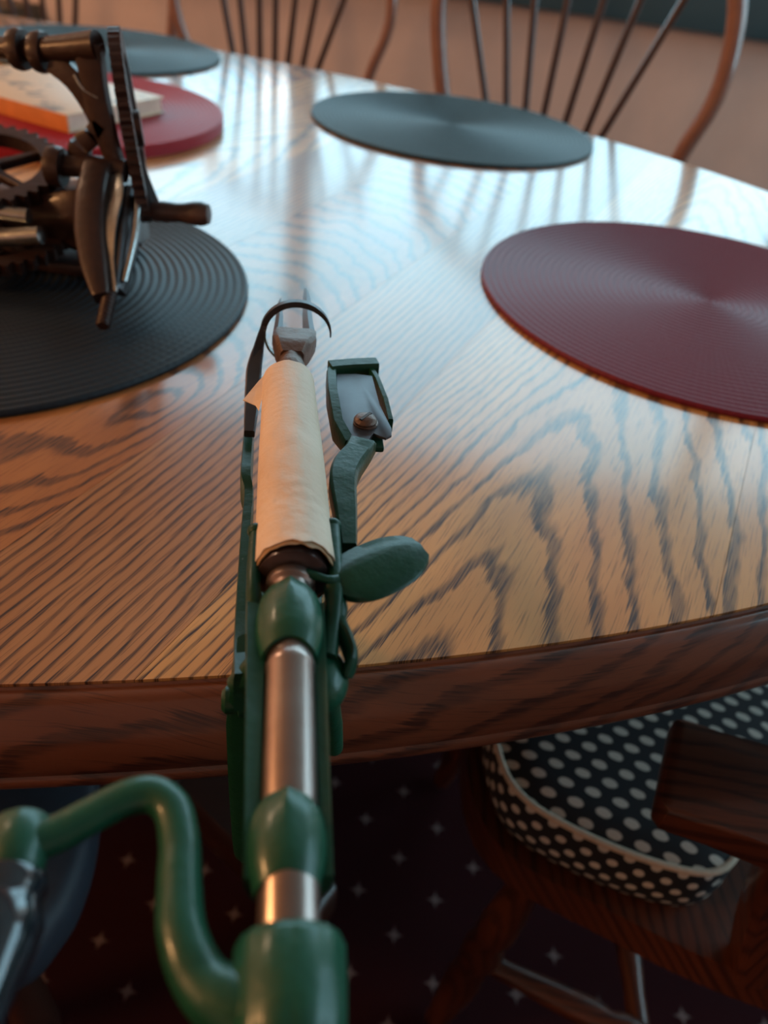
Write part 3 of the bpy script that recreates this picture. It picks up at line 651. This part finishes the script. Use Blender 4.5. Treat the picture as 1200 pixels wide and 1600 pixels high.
# ---------------------------------------------------------------- captain's chair at the right with dotted cushion
ch=thing('captains_chair','reddish wooden armchair at the right with a dotted cushion, pushed under the table','chair',(.29,.46,0))
CO=V(.29,.46,0)
def L3(x,y,z): return V(x,y,z)-CO
def woodobj(name,bm,parent,sc_=1.,mat=None,sharp=45):
    uv=bm.loops.layers.uv.new('UVMap'); bm.verts.ensure_lookup_table()
    mn=[min(v.co[i] for v in bm.verts) for i in range(3)]; mx_=[max(v.co[i] for v in bm.verts) for i in range(3)]; ext=[mx_[i]-mn[i] for i in range(3)]
    L=max(range(3),key=lambda i:ext[i]); a,b=[i for i in range(3) if i!=L]
    for f in bm.faces:
        for l in f.loops: l[uv].uv=((l.vert.co[a]+l.vert.co[b]*.7)*sc_,l.vert.co[L])
    return obj(name,bm,mat or m_chairwood,parent,sharp=sharp)
def blob(pts,n=10):
    q=[V(*p,0) for p in pts]; m=len(q); out=[]
    for i in range(m):
        p0,p1,p2,p3=q[i-1],q[i],q[(i+1)%m],q[(i+2)%m]
        for k in range(n):
            t=k/n; r=.5*((2*p1)+(-p0+p2)*t+(2*p0-5*p1+4*p2-p3)*t*t+(-p0+3*p1-3*p2+p3)*t**3); out.append((r.x,r.y))
    return out
seatp=blob([(.096,.42),(.103,.365),(.130,.325),(.20,.293),(.30,.258),(.44,.235),(.50,.28),(.53,.45),(.50,.63),(.42,.69),(.28,.68),(.15,.62),(.10,.52)])
bm=bmesh.new(); prism(bm,[(x-CO.x,y-CO.y) for x,y in seatp],.388,.425,.008); woodobj('seat',bm,ch)
cushp=blob([(.108,.43),(.110,.375),(.126,.340),(.165,.317),(.220,.300),(.262,.299),(.290,.325),(.325,.375),(.40,.42),(.44,.50),(.41,.60),(.33,.64),(.20,.62),(.125,.54)],8)
m=len(cushp); cc=V(sum(p[0] for p in cushp)/m,sum(p[1] for p in cushp)/m)
bm=bmesh.new(); uv=bm.loops.layers.uv.new('UVMap')
layers=[(.97,.427,1),(1.0,.440,1),(1.01,.455,1),(1.0,.470,1),(.975,.480,1),(.97,.4815,0),(.80,.487,0),(.5,.491,0),(.2,.493,0)]
rows=[]
for sc_,z,kd in layers: rows.append([bm.verts.new((cc.x+(x-cc.x)*sc_-CO.x,cc.y+(y-cc.y)*sc_-CO.y,z)) for x,y in cushp])
arc=[0]
for i in range(m): arc.append(arc[-1]+math.dist(cushp[i],cushp[(i+1)%m]))
ca,sa=math.cos(.30),math.sin(.30)
for i in range(len(rows)-1):
    side=layers[i+1][2]
    for k in range(m):
        f=bm.faces.new((rows[i][k],rows[i][(k+1)%m],rows[i+1][(k+1)%m],rows[i+1][k])); f.material_index=1 if side else 0
        for l,(a,b) in zip(f.loops,((i,k),(i,k+1),(i+1,k+1),(i+1,k))):
            if side: l[uv].uv=(arc[b],layers[a][1])
            else: q=l.vert.co; l[uv].uv=(q.x*ca-q.y*sa,q.x*sa+q.y*ca)
ctr=bm.verts.new((cc.x-CO.x,cc.y-CO.y,.4935))
for k in range(m):
    f=bm.faces.new((rows[-1][k],rows[-1][(k+1)%m],ctr))
    for l in f.loops: q=l.vert.co; l[uv].uv=(q.x*ca-q.y*sa,q.x*sa+q.y*ca)
bm.faces.new(rows[0][::-1])
me=bpy.data.meshes.new('seat_cushion'); bm.to_mesh(me); bm.free(); cu=link('seat_cushion',me,None,[m_dot,m_dots]); cu.location=CO
tag(cu,'black chair cushion with white dots and cream piping on the right armchair','cushion')
bm=bmesh.new(); pp=[V(cc.x+(x-cc.x)*.985-CO.x,cc.y+(y-cc.y)*.985-CO.y,.4805) for x,y in cushp]; sweep(bm,pp+[pp[0]],[.0027,.0027],seg=8,smooth=0,cap=False); obj('piping',bm,m_pipe,cu)
# near arm board with its post
def arm(name,pts,z0,z1):
    bm=bmesh.new(); prism(bm,[(x-CO.x,y-CO.y) for x,y in pts],z0,z1,.004); return woodobj(name,bm,ch)
arm('armrest',[(.170,.258),(.1735,.251),(.215,.2415),(.26,.228),(.36,.205),(.50,.185),(.53,.20),(.52,.25),(.38,.272),(.28,.295),(.243,.304),(.197,.317),(.191,.316)],.599,.620)
arm('armrest',[(.18,.70),(.20,.68),(.50,.69),(.53,.72),(.51,.76),(.20,.76)],.599,.620)
def turned(name,a,b,r,parent,mat=None,kn=True,seg=14):
    a=Vector(a);b=Vector(b);L=(b-a).length; bm=bmesh.new()
    pr=[(0,0)]+[(r*f,L*t) for f,t in ((.8,0.001),(.75,.1),(1.0,.25),(1.1,.36),(.85,.42),(1.15,.46),(1.15,.52),(.85,.56),(1.1,.66),(1.0,.8),(.8,.93),(.75,.999))]+[(0,L)]
    lathe(bm,pr,a,(b-a),seg); return woodobj(name,bm,parent,1.,mat or m_chairwood)
bm=bmesh.new(); sweep(bm,[L3(.310,.268,.42),L3(.292,.266,.48),L3(.268,.256,.55),L3(.262,.252,.60)],[(.022,.014),(.022,.014),(.019,.013),(.018,.013)],prof=RRECT,ref=(0,1,0)); woodobj('arm_post',bm,ch)
turned('arm_post',L3(.25,.685,.42),L3(.23,.72,.598),.013,ch)
for a,b in (((.165,.345,.39),(.13,.355,.012)),((.42,.29,.39),(.46,.235,.012)),((.17,.61,.39),(.13,.66,.012)),((.44,.62,.39),(.48,.68,.012))): turned('leg',L3(*a),L3(*b),.017,ch)
for a,b in (((.146,.35,.19),(.445,.255,.17)),((.148,.64,.19),(.465,.66,.17)),((.30,.305,.18),(.31,.65,.18))): turned('stretcher',L3(*a),L3(*b),.013,ch)
bm=bmesh.new(); sweep(bm,[L3(.65,.22,.93),L3(.68,.34,.95),L3(.69,.46,.96),L3(.68,.60,.95),L3(.65,.72,.93)],[(.012,.045),(.012,.06),(.012,.045)],prof=RRECT,ref=(0,0,1)); woodobj('crest_rail',bm,ch)
for i in range(7):
    y=.25+i*.073; turned('spindle',L3(.51,.28+i*.055,.42),L3(.665+.02*math.sin(PI*i/6),y,.92),.009,ch,seg=10)

# ---------------------------------------------------------------- navy padded stool at the left
st=thing('padded_stool','dark navy padded stool at lower left, half under the table','stool',(-.36,.37,0))
sp=blob([(-.166,.215),(-.163,.255),(-.172,.300),(-.190,.345),(-.22,.44),(-.27,.53),(-.36,.56),(-.46,.53),(-.53,.42),(-.54,.30),(-.50,.21),(-.40,.178),(-.28,.176),(-.19,.182)],6)
m=len(sp); cc=V(-.36,.37); bm=bmesh.new(); rows=[]
for sc_,z in ((.93,.425),(.97,.430),(.985,.445),(.985,.460),(.97,.470),(.93,.4745),(.7,.478),(.3,.479)): rows.append([bm.verts.new((cc.x+(x-cc.x)*sc_+.36,cc.y+(y-cc.y)*sc_-.37,z)) for x,y in sp])
for A,B in zip(rows,rows[1:]):
    for k in range(m): bm.faces.new((A[k],A[(k+1)%m],B[(k+1)%m],B[k]))
bm.faces.new(rows[0][::-1]); bm.faces.new(rows[-1]); obj('padded_seat',bm,m_navy,st,sharp=60)
bm=bmesh.new(); box(bm,(-.145,-.15,.385),(.145,.15,.425),.004); obj('seat_frame',bm,m_dark,st)
for sx in (-1,1):
    for sy in (-1,1): turned('leg',(sx*.125,sy*.13,.39),(sx*.16,sy*.165,.006),.016,st,m_dark)

# ---------------------------------------------------------------- bow back chairs beyond the table
def bowchair(x,y,ang,label,spind,bow,seat_shift=0.,bowr=.011):
    t=thing('bow_back_chair',label,'chair',(x,y,0),math.radians(ang),'bow back chairs beyond the table')
    bm=bmesh.new(); outl=blob([(-.20,-.02),(-.21,-.2),(-.19,-.38),(0,-.42),(.19,-.38),(.21,-.2),(.19,-.02),(0,.03)],6); outl=[(a*.9,b) for a,b in outl]
    prism(bm,outl,.43,.462,.008); obj('seat',bm,m_hoop,t)
    for (x0,z0),(x1,z1) in spind:
        k=(x0-x1)/(z0-z1); xb=x1+k*(.60-z1); zt=1.02-.9*x0*x0; xt=x0+k*(zt-z0)
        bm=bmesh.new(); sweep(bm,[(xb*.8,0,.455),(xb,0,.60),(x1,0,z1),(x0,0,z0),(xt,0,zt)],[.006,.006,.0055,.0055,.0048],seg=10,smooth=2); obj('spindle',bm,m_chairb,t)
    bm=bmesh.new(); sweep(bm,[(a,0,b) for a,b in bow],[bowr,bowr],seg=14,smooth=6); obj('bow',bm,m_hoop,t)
    for sx in (-1,1):
        for yy in (-.06,-.34):
            bm=bmesh.new(); sweep(bm,[(sx*.13,yy,.44),(sx*.17,yy+(.03 if yy>-.1 else -.03),.22),(sx*.20,yy+(.06 if yy>-.1 else -.05),.004)],[.013,.016,.010],seg=12); obj('leg',bm,m_chairb,t)
        bm=bmesh.new(); sweep(bm,[(sx*.165,-.04,.24),(sx*.165,-.36,.24)],[.008,.008],smooth=0,seg=10); obj('stretcher',bm,m_chairb,t)
    return t
bow2=[(.165,.46),(.172,.62),(.184,.723),(.206,.80),(.208,.86),(.194,.925),(.16,.99),(.08,1.035),(0,1.045),(-.09,1.035),(-.18,.99),(-.23,.925),(-.24,.86),(-.225,.78),(-.20,.70),(-.17,.60),(-.16,.46)]
sp2=[((-.185,.872),(-.136,.741)),((-.129,.879),(-.099,.738)),((-.085,.886),(-.067,.741)),((-.035,.892),(-.036,.74)),((.017,.899),(.001,.736)),((.068,.906),(.037,.733)),((.126,.914),(.064,.735))]
bowchair(.20,1.36,-25,'wooden bow back chair with fan spindles, right one of the three beyond the far rim',sp2,bow2,0,.0125)
bow1=[(.09,.46),(.11,.62),(.127,.726),(.150,.79),(.157,.83),(.150,.88),(.12,.95),(.06,1.01),(-.03,1.03),(-.12,1.0),(-.20,.93),(-.235,.85),(-.23,.77),(-.20,.70),(-.17,.60),(-.155,.46)]
sp1=[((-.143,.811),(-.127,.733)),((-.112,.815),(-.102,.73)),((-.077,.819),(-.075,.732)),((-.047,.823),(-.047,.728)),((-.012,.827),(-.022,.732)),((.025,.832),(.006,.732)),((.073,.837),(.033,.728))]
bowchair(-.25,1.58,-10,'wooden bow back chair with fan spindles, middle one of the three beyond the far rim',sp1,bow1,0,.009)
t0=bowchair(-.80,1.80,-4,'wooden bow back chair, leftmost of the three, one reddish bow side showing',[((-.12+.04*i,.82),(-.10+.033*i,.73)) for i in range(6)],[(.20,.46),(.245,.62),(.262,.72),(.270,.79),(.262,.86),(.22,.95),(.12,1.02),(0,1.04),(-.12,1.02),(-.22,.95),(-.262,.86),(-.26,.72),(-.20,.46)])

# ---------------------------------------------------------------- small dark cabinet against the far wall, left
cb=thing('cabinet','dark low cabinet against the far wall at the upper left corner','cabinet',(-1.33,2.20,0),WA)
bm=bmesh.new(); box(bm,(-.30,0,0),(.235,.22,.66),.004); obj('cabinet_body',bm,m_cab,cb)
bm=bmesh.new(); box(bm,(-.285,-.016,.05),(-.035,0,.63),.003); d=obj('door',bm,m_cab,cb)
bm=bmesh.new(); box(bm,(-.03,-.016,.05),(.22,0,.63),.003); d2=obj('door',bm,m_cab,cb)
for dd,x in ((d,-.06),(d2,0.)):
    bm=bmesh.new(); lathe(bm,[(0,.016),(.007,.016),(.007,.026),(.012,.032),(.008,.038),(0,.039)],(x,0,.4),(0,-1,0),14); obj('knob',bm,m_ironb,dd)
